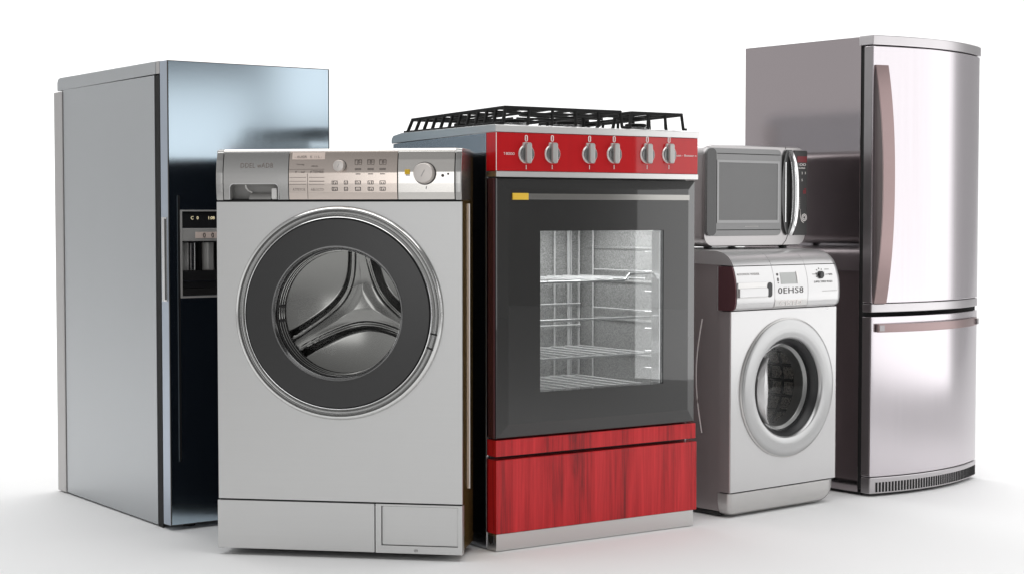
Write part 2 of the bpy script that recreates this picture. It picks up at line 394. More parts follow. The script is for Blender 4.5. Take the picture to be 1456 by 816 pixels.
# ================================================================== 2 grey front-loader
def grey_washer():
    t = thing('washing_machine', 'big grey steel front loading washer with dark door ring, left of the red range', 'washing machine', (-.952, 5.4622, 0), -9.139)
    W, H = .8046, 1.3109
    cx, cz = .400, .788
    Z0, ZP, ZF = .022, .181, 1.1435
    # cabinet: sides, back and top, tapering at the rear
    plan = [(0.004, .012), (0.004, .21), (.03, .52), (.47, .52), (W - .004, .21), (W - .004, .012)]
    inner = [(x + (.012 if x < .4 else -.012), y - (.012 if y > .3 else 0)) for x, y in plan]
    bm = B()
    n = len(plan)
    for z0, z1 in ((Z0 + .008, 1.292),):
        lo = [[bm.verts.new((p[0], p[1], z)) for p in poly] for poly in (plan, inner) for z in (z0, z1)]
        for i in range(n - 1):
            bm.faces.new((lo[0][i], lo[0][i + 1], lo[1][i + 1], lo[1][i])); bm.faces.new((lo[2][i], lo[2][i + 1], lo[3][i + 1], lo[3][i]))
            bm.faces.new((lo[1][i], lo[1][i + 1], lo[3][i + 1], lo[3][i])); bm.faces.new((lo[0][i], lo[0][i + 1], lo[2][i + 1], lo[2][i]))
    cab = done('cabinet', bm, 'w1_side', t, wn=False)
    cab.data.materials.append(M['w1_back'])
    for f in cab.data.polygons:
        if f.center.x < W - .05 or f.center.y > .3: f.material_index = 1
    bm = B(); prism(bm, [(.0, .006), (.0, .212), (.03, .524), (.472, .524), (W, .212), (W, .006)], 'z', 1.2935, 1.3065, .003); done('top_panel', bm, 'w1_trim', t)
    bm = B(); tube(bm, [(W - .0025, .132, .215), (W - .0025, .132, 1.136)], .0035, 6); done('side_bright_line', bm, 'ink_white', t)  # highlight along the side crease, painted as a thin white line
    bm = B(); prism(bm, [(.016, .05), (.03, .5), (.46, .5), (W - .02, .05)], 'z', Z0 + .002, Z0 + .02); done('base_plate', bm, 'black', t)
    # front sheet
    bm = B(); plate_hole(bm, .0, W, ZP + .003, ZF - .002, cx, cz, .318, 0, .012)
    es = [e for e in bm.edges if len(e.link_faces) == 2 and e.calc_face_angle(0) > 1 and all(abs(v.co.x) < 1e-5 or abs(v.co.x - W) < 1e-5 for v in e.verts) and all(v.co.y < 1e-5 for v in e.verts)]
    bmesh.ops.bevel(bm, geom=es, offset=.005, segments=3, affect='EDGES')
    done('front_panel', bm, 'w1', t)
    bm = B(); box(bm, .004, W - .004, .006, .02, ZP - .01, ZP + .006); done('panel_gap', bm, 'gap', t)
    bm = B(); box(bm, .004, W - .004, .006, .02, ZF - .008, ZF + .008); done('panel_gap', bm, 'gap', t)
    # kick plate and filter flap
    bm = B(); box(bm, -.004, .519, -.001, .016, Z0, ZP - .002, .002); box(bm, 0, W, .016, .03, Z0, ZP - .003); done('kick_plate', bm, 'w1', t)
    bm = B(); frame(bm, rect4(.5225, W, Z0, ZP - .002), rect4(.541, .790, .046, ZP - .008), -.001, .016); fl = done('filter_flap', bm, 'w1', t)
    bm = B(); box(bm, .5425, .7885, .006, .014, .0475, ZP - .0095, .001); done('flap_panel', bm, 'w1', fl)
    bm = B(); text_bm(bm, '(iJi)', .648, .030, .009, -.001); done('flap_mark', bm, 'ink', fl, wn=False)
    for x, y in ((.07, .185), (W - .09, .185), (.1, .45), (.42, .45)):
        bm = B(); lathe_z(bm, x, y, .028, 0, Z0 + .003); done('foot', bm, 'black', t)
    # control housing: profile leaning back at the top
    prof = [(-.004, ZF + .003), (-.008, 1.17), (-.010, 1.20), (-.0095, 1.235), (-.003, 1.275), (.004, 1.300), (.012, H - .002), (.03, H), (.16, H), (.16, ZF + .003)]
    def py(z):
        for (a, za), (b, zb) in zip(prof, prof[1:]):
            if za <= z <= zb: return a + (b - a) * (z - za) / (zb - za)
        return prof[0][0]
    def strip(name, x0, x1, z0, z1, m, off=.0, par=None, th=.01, bev=.0015):
        zs = sorted(set([z0, z1] + [z for _, z in prof[:6] if z0 < z < z1]))
        poly = [(py(z) - off, z) for z in zs] + [(py(z) + th, z) for z in reversed(zs)]
        bm = B(); prism(bm, poly, 'x', x0, x1, bev, 2)
        return done(name, bm, m, par or t)
    bm = B(); back = [(y + .008, z - (.004 if z > 1.3 else 0)) for y, z in prof[:7]] + [(.155, H - .006), (.155, ZF + .005)]
    prism(bm, back, 'x', .2425, W - .002); prism(bm, back, 'x', .006, .0455); prism(bm, [(.036, ZF + .005), (.036, 1.3), (.155, 1.3), (.155, ZF + .005)], 'x', .0456, .2424); house = done('control_housing', bm, 'gap', t)
    # end caps and top lip
    for x0, x1 in ((.001, .0245), (.7845, W)):
        bm = B(); k = prof[:]
        prism(bm, k, 'x', x0, x1, .003); done('end_cap', bm, 'w1_trim', house)
    bm = B(); prism(bm, [(.0045, 1.3035), (.0125, H - .001), (.03, H + .0005), (.155, H + .0005), (.155, 1.3035)], 'x', .0245, .7845); done('top_lip', bm, 'w1_right', house)
    # detergent drawer with a scooped grip
    dx0, dx1 = .0265, .2415
    zs = [ZF + .005, 1.199, 1.3015]
    dr = B()
    def seg(x0, x1, z0, z1):
        q = sorted(set([z0, z1] + [z for _, z in prof[:6] if z0 < z < z1]))
        prism(dr, [(py(z), z) for z in q] + [(py(z) + .01, z) for z in reversed(q)], 'x', x0, x1)
    seg(dx0, .048, zs[0], zs[2]); seg(.209, dx1, zs[0], zs[2]); seg(.048, .209, 1.199, zs[2])
    # rounded corners of the opening
    for sx, x in ((1, .048), (-1, .209)):
        pts = [(x, 1.199)] + [(x + sx * (.014 - .014 * math.sin(R(a))), 1.199 - .014 + .014 * math.cos(R(a))) for a in range(0, 91, 15)]
        prism(dr, pts, 'y', -.010, .0)
    drawer = done('detergent_drawer', dr, 'w1_trim', t)
    bm = B(); prism(bm, [(.03, ZF + .005), (.034, ZF + .005), (.034, 1.2), (.03, 1.2)], 'x', .046, .211); box(bm, .0475, .0485, -.004, .034, ZF + .005, 1.197)
    box(bm, .2085, .2095, -.004, .034, ZF + .005, 1.197); box(bm, .0485, .2085, 0, .03, 1.196, 1.199); done('grip_recess', bm, 'grip', drawer)
    bm = B(); tube(bm, [(.096, .002, 1.196), (.097, .008, 1.186), (.102, .014, 1.178), (.112, .022, 1.172)], .0025, 6); done('grip_hook', bm, 'grip_pale', drawer)
    bm = B(); box(bm, .183, .202, -.002, .028, ZF + .006, 1.186, .004); done('grip_post', bm, 'grip_pale', drawer)
    bm = B(); prism(bm, [(.004, ZF + .0055), (.026, ZF + .0055), (.026, 1.172), (.016, 1.166)], 'x', .105, .181, .003); done('grip_scoop', bm, 'grip', drawer)
    bm = B(); frame(bm, rrect(.0465, .2105, ZF + .005, 1.2005, .015, 6, (0, 0, 1, 1)), rrect(.0485, .2085, ZF + .005, 1.1985, .014, 6, (0, 0, 1, 1)), -.0112, -.0085); done('grip_rim', bm, 'chrome', drawer)
    bm = B(); text_bm(bm, 'DDEL wADB', .083, 1.2505, .0155, py, .001, .108, 1.1); done('lettering', bm, 'ink_soft', drawer, wn=False)
    # programme panel
    pan = strip('programme_panel', .2435, .5985, ZF + .005, 1.3015, 'w1_panel')
    strip('upper_band', .2445, .5975, 1.232, 1.301, 'w1_panel', .0012, pan, .002, 0)
    strip('label_window', .254, .361, 1.2765, 1.2985, 'w1_label', .002, pan, .003, 0)
    bm = B(); text_bm(bm, '- AUGR   K  i i L -', .262, 1.281, .0075, lambda z: py(z) - .0022, .0006, .09)
    text_bm(bm, 'Turneg', .268, 1.2585, .0055, lambda z: py(z) - .0020, .0006, .026); text_bm(bm, 'MEDEL', .318, 1.2525, .0042, lambda z: py(z) - .0020, .0006, .022)
    text_bm(bm, 'K - aal', .266, 1.2335, .0065, lambda z: py(z) - .0020, .0006, .03); text_bm(bm, 'ATIEMBB', .314, 1.2325, .0085, lambda z: py(z) - .0020, .0006, .045)
    done('label_lettering', bm, 'ink_soft', pan, wn=False)
    bm = B(); text_bm(bm, 'ATPEYOE', .256, 1.1765, .0085, py, .0006, .042); text_bm(bm, 'ABLOCTD', .316, 1.1765, .0075, py, .0006, .042)
    def bar(x0, x1, z, h): box(bm, x0, x1, py(z - h / 2) - (.0024 if z > 1.232 else .0009), py(z) + .002, z - h / 2, z + h / 2)
    for z in (1.2188, 1.2065, 1.1965):
        bar(.2455, .301, z, .0015); bar(.3105, .361, z, .0015 if z != 1.2065 else .0026)
    bar(.2455, .361, 1.2448, .0010)
    prism(bm, [(py(z) - .0009, z) for z in (ZF + .007, 1.17, 1.2, 1.2315)] + [(py(z) + .002, z) for z in (1.2315, 1.2, 1.17, ZF + .007)], 'x', .3048, .3062)
    # rows of buttons' symbols
    for i, x in enumerate((.4711, .512, .5509)):
        bar(x - .010, x + .010, 1.2445, .006); bar(x - .008, x + .008, 1.2292, .003)
        zc = 1.267; yf = py(zc - .009) - .0026
        for k in (-1, 1):
            f = [(x + k * .0062 - .005, zc - .0085), (x + k * .0062 + .005, zc - .0085), (x + k * .0062 + .005, zc + .0085), (x + k * .0062 - .005, zc + .0085)]
            g = [(x + k * .0062 - .0036, zc - .007), (x + k * .0062 + .0036, zc - .007), (x + k * .0062 + .0036, zc + .007), (x + k * .0062 - .0036, zc + .007)]
            frame(bm, f, g, yf, py(zc) + .002)
            if i == 1 or k == 1: box(bm, x + k * .0062 - .0035, x + k * .0062 + .0035, yf, py(zc) + .002, zc - .0006, zc + .0006)
    done('printed_marks', bm, 'ink_soft', pan, wn=False)
    for x in (.3947, .4316, .4707, .512, .5509):
        for zc in (1.2020, 1.1820):
            bm = B(); y = py(zc); w = .0095 if x not in (.4316,) else .0065
            frame(bm, rect4(x - w, x + w, zc - .006, zc + .006), rect4(x - w + .0022, x + w - .0022, zc - .004, zc + .004), y - .0008, y + .002)
            for q in range(2 if w > .008 else 1):
                xx = x - .003 + .006 * q if w > .008 else x
                box(bm, xx - .0011, xx + .0011, y - .0007, y + .002, zc - .0042, zc + random.choice((.001, .0042)))
            done('button', bm, 'ink', pan, wn=False)
    def knob(px, pz, r, ln, par, rad=0):
        y0 = py(pz)
        bm = B(); lathe(bm, [(r * 1.12, y0 + .004), (r * 1.12, y0 - .002), (r * 1.06, y0 - .004)], px, pz, 48, cap=True); k = done('knob', bm, 'ink', par)
        bm = B(); lathe(bm, [(r * 1.02, y0 - .002), (r, y0 - ln * .5), (r * .96, y0 - ln + .003), (r * .90, y0 - ln), (r * .5, y0 - ln - .0008), (.001, y0 - ln - .001)], px, pz, 48, cap=True); done('knob_cap', bm, 'w1_knob', k)
        bm = B(); s = Vector((math.sin(R(28)), 0, math.cos(R(28)))); a = Vector((px, y0 - ln - .0012, pz))
        tube(bm, [a - s * r * .36, a + s * r * .36], r * .045, 6); done('knob_mark', bm, 'ink_grey', k)
    knob(.4125, 1.255, .0185, .026, pan)
    # right-hand panel
    rp = strip('dial_panel', .6005, .7825, ZF + .005, 1.3015, 'w1_right')
    knob(.688, 1.2305, .0325, .032, rp)
    bm = B(); box(bm, .623, .6395, py(1.236) - .003, py(1.236) + .002, 1.2275, 1.243, .001); done('indicator', bm, 'yellow_dull', rp)
    bm = B(); box(bm, .626, .639, py(1.226) - .0012, py(1.226) + .002, 1.2235, 1.2265); done('printed_bar', bm, 'ink', rp, wn=False)
    for x, z, r in ((.745, 1.2235, .0052), (.7625, 1.2285, .0038)):
        bm = B(); lathe(bm, [(r, py(z) + .003), (r * .95, py(z) - .001)], x, z, 16, cap=True); done('indicator_dot', bm, 'ink', rp, wn=False)
    bm = B(); tube(bm, [(.691, py(1.185) - .0006, 1.181), (.693, py(1.185) - .0006, 1.190)], .0012, 5); done('dial_mark', bm, 'ink', rp, wn=False)
    # ---- door
    cxd, czd = .404, .787
    bm = B()
    lathe(bm, [(.327, .012), (.339, .004), (.3415, -.004), (.3395, -.011), (.334, -.0165), (.3295, -.017)], cxd, czd, 160)
    door = done('door', bm, 'ring', t, 50)
    bm = B(); lathe(bm, [(.3295, -.017), (.3265, -.012), (.3225, -.0075), (.317, -.0062), (.3115, -.0095), (.3085, -.0155)], cxd, czd, 160); done('shaded_ring_channel', bm, 'shaded_ring_channel', door, 60)
    bm = B(); lathe(bm, [(.3085, -.0155), (.3070, -.0195), (.3045, -.0205), (.3020, -.018), (.3018, .0)], cxd, czd, 160); done('ring_lip', bm, 'lip', door, 60)
    bm = B(); lathe(bm, [(.3013, -.010), (.3005, -.0185), (.298, -.0195), (.216, -.0225), (.2145, -.0215), (.2135, -.016)], cxd - .001, czd, 160); done('glass_ring', bm, 'glassring', door, 50)
    bm = B(); lathe(bm, [(.216, -.0222), (.2145, -.0245), (.211, -.0235), (.209, -.016), (.206, .0)], cxd - .001, czd, 128); done('inner_rim', bm, 'drum', door, 50)
    for a in (-11.5, -20):
        bm = B(); c, q = math.cos(R(a)), math.sin(R(a))
        tube(bm, [(cxd + r * c, -.0165, czd + r * q) for r in (.309, .318, .331)], .0016, 5); done('latch_mark', bm, 'gap', door)
    # glass bowl
    bm = B(); lathe(bm, [(.208, -.004), (.200, .012), (.170, .026), (.10, .034), (.002, .036)], cxd, czd, 96, cap=True); done('window', bm, 'sglass', door)
    # bellows
    pf = []
    for i in range(13):
        pf.append((.2085 + (.006 if i % 2 else -.004) - .0006 * i, .0 + .0055 * i))
    bm = B(); lathe(bm, pf, cxd, czd, 128); gk = done('door_gasket', bm, 'rubber', t, 80)
    for y, r in ((.018, .2025), (.036, .2000), (.054, .1985)):
        bm = B(); tube(bm, [(cxd + r * math.cos(2 * PI * i / 120), y, czd + r * math.sin(2 * PI * i / 120)) for i in range(120)], .0016, 6, True); done('gasket_ring', bm, 'ring', gk)
    # drum: rim, barrel, back wall, three paddles meeting at a hub
    dy0, dy1 = .072, .235
    bm = B()
    lathe(bm, [(.200, dy0 - .006), (.196, dy0), (.198, dy0 + .006), (.215, dy0 + .016), (.243, dy0 + .03), (.243, dy1 - .02), (.235, dy1), (.16, dy1 + .02), (.05, dy1 + .008), (.002, dy1 + .006)], cxd, czd, 128, cap=True)
    drum = done('drum', bm, 'drum', t, 50)
    bm = B(); lathe(bm, [(.205, dy0 - .004), (.201, dy0 - .0095), (.1965, dy0 - .004), (.198, dy0 + .003)], cxd, czd, 128); done('drum_rim', bm, 'ring', drum, 60)
    # height-field spider: three ridges blended by smooth maximum
    bm = B(); NR, NA = 70, 240; Rm = .235
    sx_, sz_ = cxd + .036, czd + .022
    petals = [(R(151), .60), (R(273), .57), (R(32), .62)]
    def ss(a, b, x):
        x = min(1, max(0, (x - a) / (b - a))); return x * x * (3 - 2 * x)
    def hgt(x, z):
        d = 9.
        for b, m in petals:
            p = x * math.cos(b) + z * math.sin(b); c = -x * math.sin(b) + z * math.cos(b)
            q = math.sqrt(.058 ** 2 + (m * c) ** 2); P = p - .032 - q
            d = min(d, -P / math.sqrt(1 + (m * m * c / q) ** 2))
        h = .030 * ss(-.004, .020, d) - .004 * ss(.020, .026, d) + .006 * ss(.025, .034, d) + .010 * ss(.030, .075, d)
        r = math.hypot(x, z)
        return h + .034 * (r / Rm) ** 2 + .020 * ss(.06, .20, r) * ss(0, .02, d)
    grid = []
    base = dy1 - .022
    hub = bm.verts.new((sx_, base - hgt(0, 0), sz_))
    for i in range(1, NR + 1):
        r = Rm * i / NR; row = []
        for j in range(NA):
            a = 2 * PI * j / NA; x, z = r * math.cos(a), r * math.sin(a)
            f = r / Rm
            row.append(bm.verts.new((sx_ + (cxd - sx_) * f + x, base - hgt(x + (cxd - sx_) * f, z + (czd - sz_) * f), sz_ + (czd - sz_) * f + z)))
        grid.append(row)
    for j in range(NA): bm.faces.new((hub, grid[0][j], grid[0][(j + 1) % NA]))
    for a, b in zip(grid, grid[1:]):
        for j in range(NA): bm.faces.new((a[j], a[(j + 1) % NA], b[(j + 1) % NA], b[j]))
    done('paddle_spider', bm, 'spider', drum, 75, False)

# ================================================================== 3 red range
def gas_range():
    t = thing('gas_range', 'red and charcoal gas range with black iron grates and six knobs, between the two washers', 'gas range', (-.0523, 5.4875, 0), 34.113)
    W, D = .853, .66
    bm = B(); prism(bm, [(.058, .004), (D, .004), (D, 1.3505), (.6, 1.3535), (.058, 1.367)], 'x', 0, .012, .001); done('side_panel', bm, 'o_side', t)
    bm = B(); box(bm, W - .012, W, .058, D, .004, 1.352, .002); done('side_panel', bm, 'o_right', t)
    bm = B(); box(bm, .012, W - .012, D - .012, D - .002, .02, 1.35); box(bm, .012, W - .012, .06, D - .012, .03, .04)
    box(bm, .012, W - .012, .052, .06, .02, .42); box(bm, .012, W - .012, .052, .06, 1.12, 1.37); box(bm, .012, .07, .052, .06, .42, 1.12); box(bm, .78, W - .012, .052, .06, .42, 1.12)
    done('body', bm, 'black', t)
    bm = B(); box(bm, .0005, .0035, .0525, .0575, .31, 1.222); done('side_bright_line', bm, 'chrome', t)  # chrome trim on the body edge
    # cooktop with a soft rear edge
    bm = B(); prism(bm, [(-.002, 1.3685), (.6, 1.3545), (.672, 1.352), (.672, 1.368), (.66, 1.380), (.60, 1.388), (.004, 1.393), (-.002, 1.390)], 'x', -.001, W + .006, .002)
    top = done('cooktop', bm, 'steel', t)
    # control panel
    bm = B(); box(bm, 0, W - .001, 0, .056, 1.2425, 1.3675, .0015); cp = done('control_panel', bm, 'red', t)
    bm = B(); box(bm, .0, W, -.002, .056, 1.2235, 1.2415, .001); done('lower_trim', bm, 'steel', cp)
    bm = B(); box(bm, 0.0005, .0025, -.001, .001, 1.243, 1.367); done('corner_trim', bm, 'ink_white', cp)
    bm = B(); text_bm(bm, 'T-BOOO', .030, 1.2945, .0085, -.0002, .0006, .043); text_bm(bm, 'usn - Bonzor n', .757, 1.303, .0075, -.0002, .0006, .088); done('lettering', bm, 'ink_white', cp, wn=False)
    for i, x in enumerate((.1188, .2234, .3771, .4812, .6244, .721)):
        z = 1.2985 + .002 * i
        bm = B(); lathe(bm, [(.031, .002), (.031, -.003), (.029, -.006)], x, z, 40, cap=True)
        prism(bm, [(x - .017, z + .015), (x + .017, z + .015), (x + .0135, z + .038), (x - .0135, z + .038)], 'y', -.006, .002, .001)
        k = done('knob', bm, 'knob_rim', t)
        bm = B(); lathe(bm, [(.0265, -.0055), (.0265, -.0085), (.025, -.0095)], x, z, 40, cap=True); done('knob_face', bm, 'drum', k)
        bm = B(); prism(bm, rrect(x - .011, x + .011, z - .031, z + .037, .006, 4), 'y', -.020, -.008, .003, 2); done('grip', bm, 'knob_steel', k)
        bm = B(); frame(bm, rrect(x - .0055, x + .0055, z + .041, z + .062, .005, 4), rrect(x - .0025, x + .0025, z + .043, z + .060, .0024, 4), -.002, .001)
        done('pointer', bm, 'ink_white', k)
        bm = B(); box(bm, x - .0012, x + .0012, -.0012, .001, z - .050, z - .036); done('tick_mark', bm, 'ink_white', k)
    # oven door with a sloped margin and a square window
    x0, x1, z0, z1 = .006, .846, .3705, 1.2195
    a0, a1, c0, c1 = .172, .695, .516, 1.047
    ou = rect4(x0, x1, z0, z1); mi = rect4(x0 + .034, x1 - .034, z0 + .04, z1 - .028); inn = rect4(a0, a1, c0, c1)
    bm = B(); rings = []
    for poly, y in ((ou, .048), (ou, .009), (rect4(x0 + .003, x1 - .003, z0 + .003, z1 - .003), .006), (mi, -.0035), (rect4(x0 + .040, x1 - .040, z0 + .046, z1 - .034), -.0055), (inn, -.0055), (inn, .048)):
        rings.append([bm.verts.new((p[0], y, p[1])) for p in poly])
    for k in range(len(rings)):
        a, b = rings[k], rings[(k + 1) % len(rings)]
        for i in range(4): bm.faces.new((a[i], a[(i + 1) % 4], b[(i + 1) % 4], b[i]))
    door = done('oven_door', bm, 'o_door', t, 4, False)
    bm = B(); box(bm, .0005, .006, .014, .048, .372, 1.219); done('door_edge', bm, 'o_dark', door)
    bm = B(); box(bm, .1225, .8075, -.010, -.004, 1.1505, 1.1695, .001); hd = done('door_handle', bm, 'o_bar', door)
    bm = B(); box(bm, .060, .1222, -.0105, -.004, 1.149, 1.171, .001); done('handle_tag', bm, 'yellow', hd, label='yellow end of the door handle strip')
    bm = B(); box(bm, a0 + .0005, a1 - .0005, -.001, .003, c0 + .0005, c1 - .0005); done('window', bm, 'glass', door)
    bm = B(); box(bm, a1 - .012, a1 - .0008, .004, .046, c0 + .001, c1 - .001, .001); done('window_edge', bm, 'chrome', door)
    # cavity
    bm = B(); X0, X1, Y0, Y1, Q0, Q1 = .10, .752, .062, .56, .45, 1.10
    v = [bm.verts.new(p) for p in ((X0, Y0, Q0), (X1, Y0, Q0), (X1, Y1, Q0), (X0, Y1, Q0), (X0, Y0, Q1), (X1, Y0, Q1), (X1, Y1, Q1), (X0, Y1, Q1))]
    for f in ((0, 1, 2, 3), (4, 5, 6, 7), (0, 3, 7, 4), (1, 2, 6, 5), (3, 2, 6, 7)): bm.faces.new([v[i] for i in f])
    cav = done('oven_cavity', bm, 'enamel', t, wn=False)
    bm = B()   # pressed ribs on the right wall
    for z in (.60, .72, .86, .98):
        tube(bm, [(X1 - .001, y, z) for y in (.12, .3, .5)], .007, 8)
    done('wall_rib', bm, 'enamel', cav)
    for y in (.548,):
        bm = B()
        for x, q in ((.20, .004), (.36, .004), (.52, .004), (.626, .004), (.690, .006), (.702, .003), (.738, .005)): tube(bm, [(x, y, .49), (x, y, 1.08)], q, 6)
        for z in (.69, .77): tube(bm, [(.13, y - .01, z), (.738, y - .01, z)], .0035, 6)
        done('back_grid', bm, 'wire', cav)
    bm = B()
    tube(bm, [(X1 - .014, .10, .50), (X1 - .014, .10, 1.07)], .0035, 6); tube(bm, [(X1 - .014, .46, .50), (X1 - .014, .46, 1.07)], .0035, 6)
    for z in (.56, .62, .70, .76, .83, .90, .97, 1.03): tube(bm, [(X1 - .014, .10, z), (X1 - .03, .13, z)], .0028, 6)
    for z in (.60, .76, .90): tube(bm, [(X1 - .014, .10, z), (X1 - .014, .46, z)], .0026, 6)
    done('rack_support', bm, 'wire', cav)
    def rack(z, deep, bars, step=False):
        bm = B(); xr = X1 - .03
        if step: tube(bm, [(X0 + .02, .105, z), (.61, .105, z), (.632, .105, z + .022), (xr, .105, z + .022)], .0042, 8)
        else: tube(bm, [(X0 + .02, .105, z), (xr, .105, z)], .0042, 8)
        if bars:
            tube(bm, [(X0 + .02, deep, z), (xr, deep, z)], .0038, 8)
            n = bars
            for i in range(n):
                x = X0 + .04 + (xr - X0 - .06) * i / (n - 1); tube(bm, [(x, .105, z + .004), (x, deep, z + .004)], .0034, 6)
        return done('oven_rack', bm, 'wire', t)
    rack(.872, .50, 9, True); rack(.742, .50, 0); rack(.612, .50, 10)
    bm = B()
    for i in range(11): x = X0 + .03 + .057 * i; tube(bm, [(x, .10, .505), (x, .52, .505)], .0040, 6)
    tube(bm, [(X0 + .02, .10, .502), (X1 - .03, .10, .502)], .004, 6); tube(bm, [(X0 + .02, .52, .502), (X1 - .03, .52, .502)], .004, 6)
    done('base_rack', bm, 'wire', t)
    # lamp inside the oven
    ld = bpy.data.lights.new('oven_lamp', 'AREA'); ld.shape = 'RECTANGLE'; ld.size = .4; ld.size_y = .25; ld.energy = 3.1; lo = bpy.data.objects.new('oven_lamp', ld)
    COL.objects.link(lo); lo.parent = t; lo.location = (.45, .26, 1.085)
    # red wood rail, drawer, plinth
    bm = B(); box(bm, .001, W - .003, .002, .052, .3125, .3660, .0015); done('lower_rail', bm, 'wood', t)
    bm = B(); box(bm, .001, W + .001, .0, .052, .0585, .3010, .002); done('drawer', bm, 'wood', t)
    bm = B(); box(bm, .003, W - .012, .003, .06, .002, .0575, .001); done('plinth', bm, 'steel', t)
    bm = B(); lathe_x(bm, -.001, .030, .052, .016); done('plinth_notch', bm, 'glassring', t)
    # burners and grates
    zt = 1.391
    for x, y in ((.18, .16), (.18, .47), (.40, .16), (.40, .47), (.70, .16), (.70, .47)):
        bm = B(); prism(bm, [(x + .05 * math.cos(2 * PI * i / 28), y + .05 * math.sin(2 * PI * i / 28)) for i in range(28)], 'z', zt, zt + .018, .003)
        b = done('burner', bm, 'drum', t)
        bm = B(); prism(bm, [(x + .038 * math.cos(2 * PI * i / 28), y + .038 * math.sin(2 * PI * i / 28)) for i in range(28)], 'z', zt + .019, zt + .030, .004); done('burner_cap', bm, 'iron', b)
    def rod(bm, a, b, w, h):
        a, b = Vector(a), Vector(b); d = b - a; L = d.length; d.normalize()
        up = Vector((0, 0, 1)) if abs(d.z) < .7 else Vector((0, 1, 0))
        s = d.cross(up).normalized(); u = s.cross(d)
        tt = bmesh.new(); vs = []
        for e in (a - d * w * .3, b + d * w * .3):
            for i, j in ((-1, -1), (1, -1), (1, 1), (-1, 1)): vs.append(tt.verts.new(e + s * i * w / 2 + u * j * h / 2))
        for f in ((0, 1, 2, 3), (7, 6, 5, 4), (0, 4, 5, 1), (1, 5, 6, 2), (2, 6, 7, 3), (3, 7, 4, 0)): tt.faces.new([vs[i] for i in f])
        bmesh.ops.bevel(tt, geom=tt.edges[:], offset=w * .18, segments=1, affect='EDGES')
        merge(bm, tt)
    def grate(u0, u1, v0, v1, name, nx, ny, low):
        bm = B(); zb = zt + .009
        def zG(y): return 1.4515 - .0145 * y / .6
        def rd(a, b, w, h):
            a, b = list(a), list(b)
            for p in (a, b):
                p[2] = zG(p[1]) if p[2] == 'g' else zG(p[1]) - .017 if p[2] == 'l' else zb - .006 * p[1] / .6
            rod(bm, a, b, w, h)
        ins = .013
        i0, i1, j0, j1 = u0 + ins, u1 - .004, v0 + .006, v1 - ins
        for x in (i0, i1): rd((x, j0, 'g'), (x, j1, 'g'), .012, .011)
        for y in (j0, j1): rd((i0, y, 'g'), (i1, y, 'g'), .012, .011)
        if low:
            rd((u0, v0, 'b'), (u0, v1, 'b'), .009, .009)
            rd((i0, j0, 'l'), (i0, j0 + (j1 - j0) * .75, 'l'), .007, .008); rd((i0, j0, 'l'), (i1, j0, 'l'), .006, .006)
        n = ny
        for k in range(n + 1):
            y = v0 + (v1 - v0) * k / n; yi = j0 + (j1 - j0) * k / n
            rd((u0, y, 'b'), (i0, yi, 'g'), .010, .010)
            if k % 4 == 0 or not low: rd((u1, y, 'b'), (i1, yi, 'g'), .009, .009)
            if 0 < k < n and k % 2 == 1: rd((i0, yi, 'g'), (i0 + (i1 - i0) * .36, yi, 'g'), .008, .008); rd((i1, yi, 'g'), (i1 - (i1 - i0) * .36, yi, 'g'), .008, .008)
        for k in range(1, nx):
            x = i0 + (i1 - i0) * k / nx; xb = u0 + (u1 - u0) * k / nx
            rd((x, j0 - .004, 'g'), (x, j0 + (j1 - j0) * (.36 if k % 2 else 1), 'g'), .008, .008)
            rd((x, j1, 'g'), (x, j1 - (j1 - j0) * .36, 'g'), .008, .008)
            rd((xb, v0, 'b'), (x, j0, 'g'), .009, .009)
        for x, y, sx in ((u0, v0, -1), (u1, v0, 1), (u0, v1, -1), (u1, v1, 1)): rd((x, y, 'b'), (x + .012 * sx, y, 'b'), .009, .008)
        for fx, fy in ((.5, .27), (.5, .73)):
            cx, cy = u0 + (u1 - u0) * fx, v0 + (v1 - v0) * fy
            tube(bm, [(cx + .055 * math.cos(2 * PI * i / 24), cy + .055 * math.sin(2 * PI * i / 24), zG(cy) - .006) for i in range(24)], .005, 6, True)
        done(name, bm, 'iron', t)
    grate(.045, .535, .025, .635, 'grate', 5, 11, True)
    grate(.575, .815, .035, .60, 'grate', 3, 6, False)

def lathe_x(bm, x, y, z, r):
    n = 24
    prism(bm, [(y + r * math.cos(PI + PI * i / n), z + .03 * math.sin(PI + PI * i / n)) for i in range(n + 1)], 'x', x, x + .006)

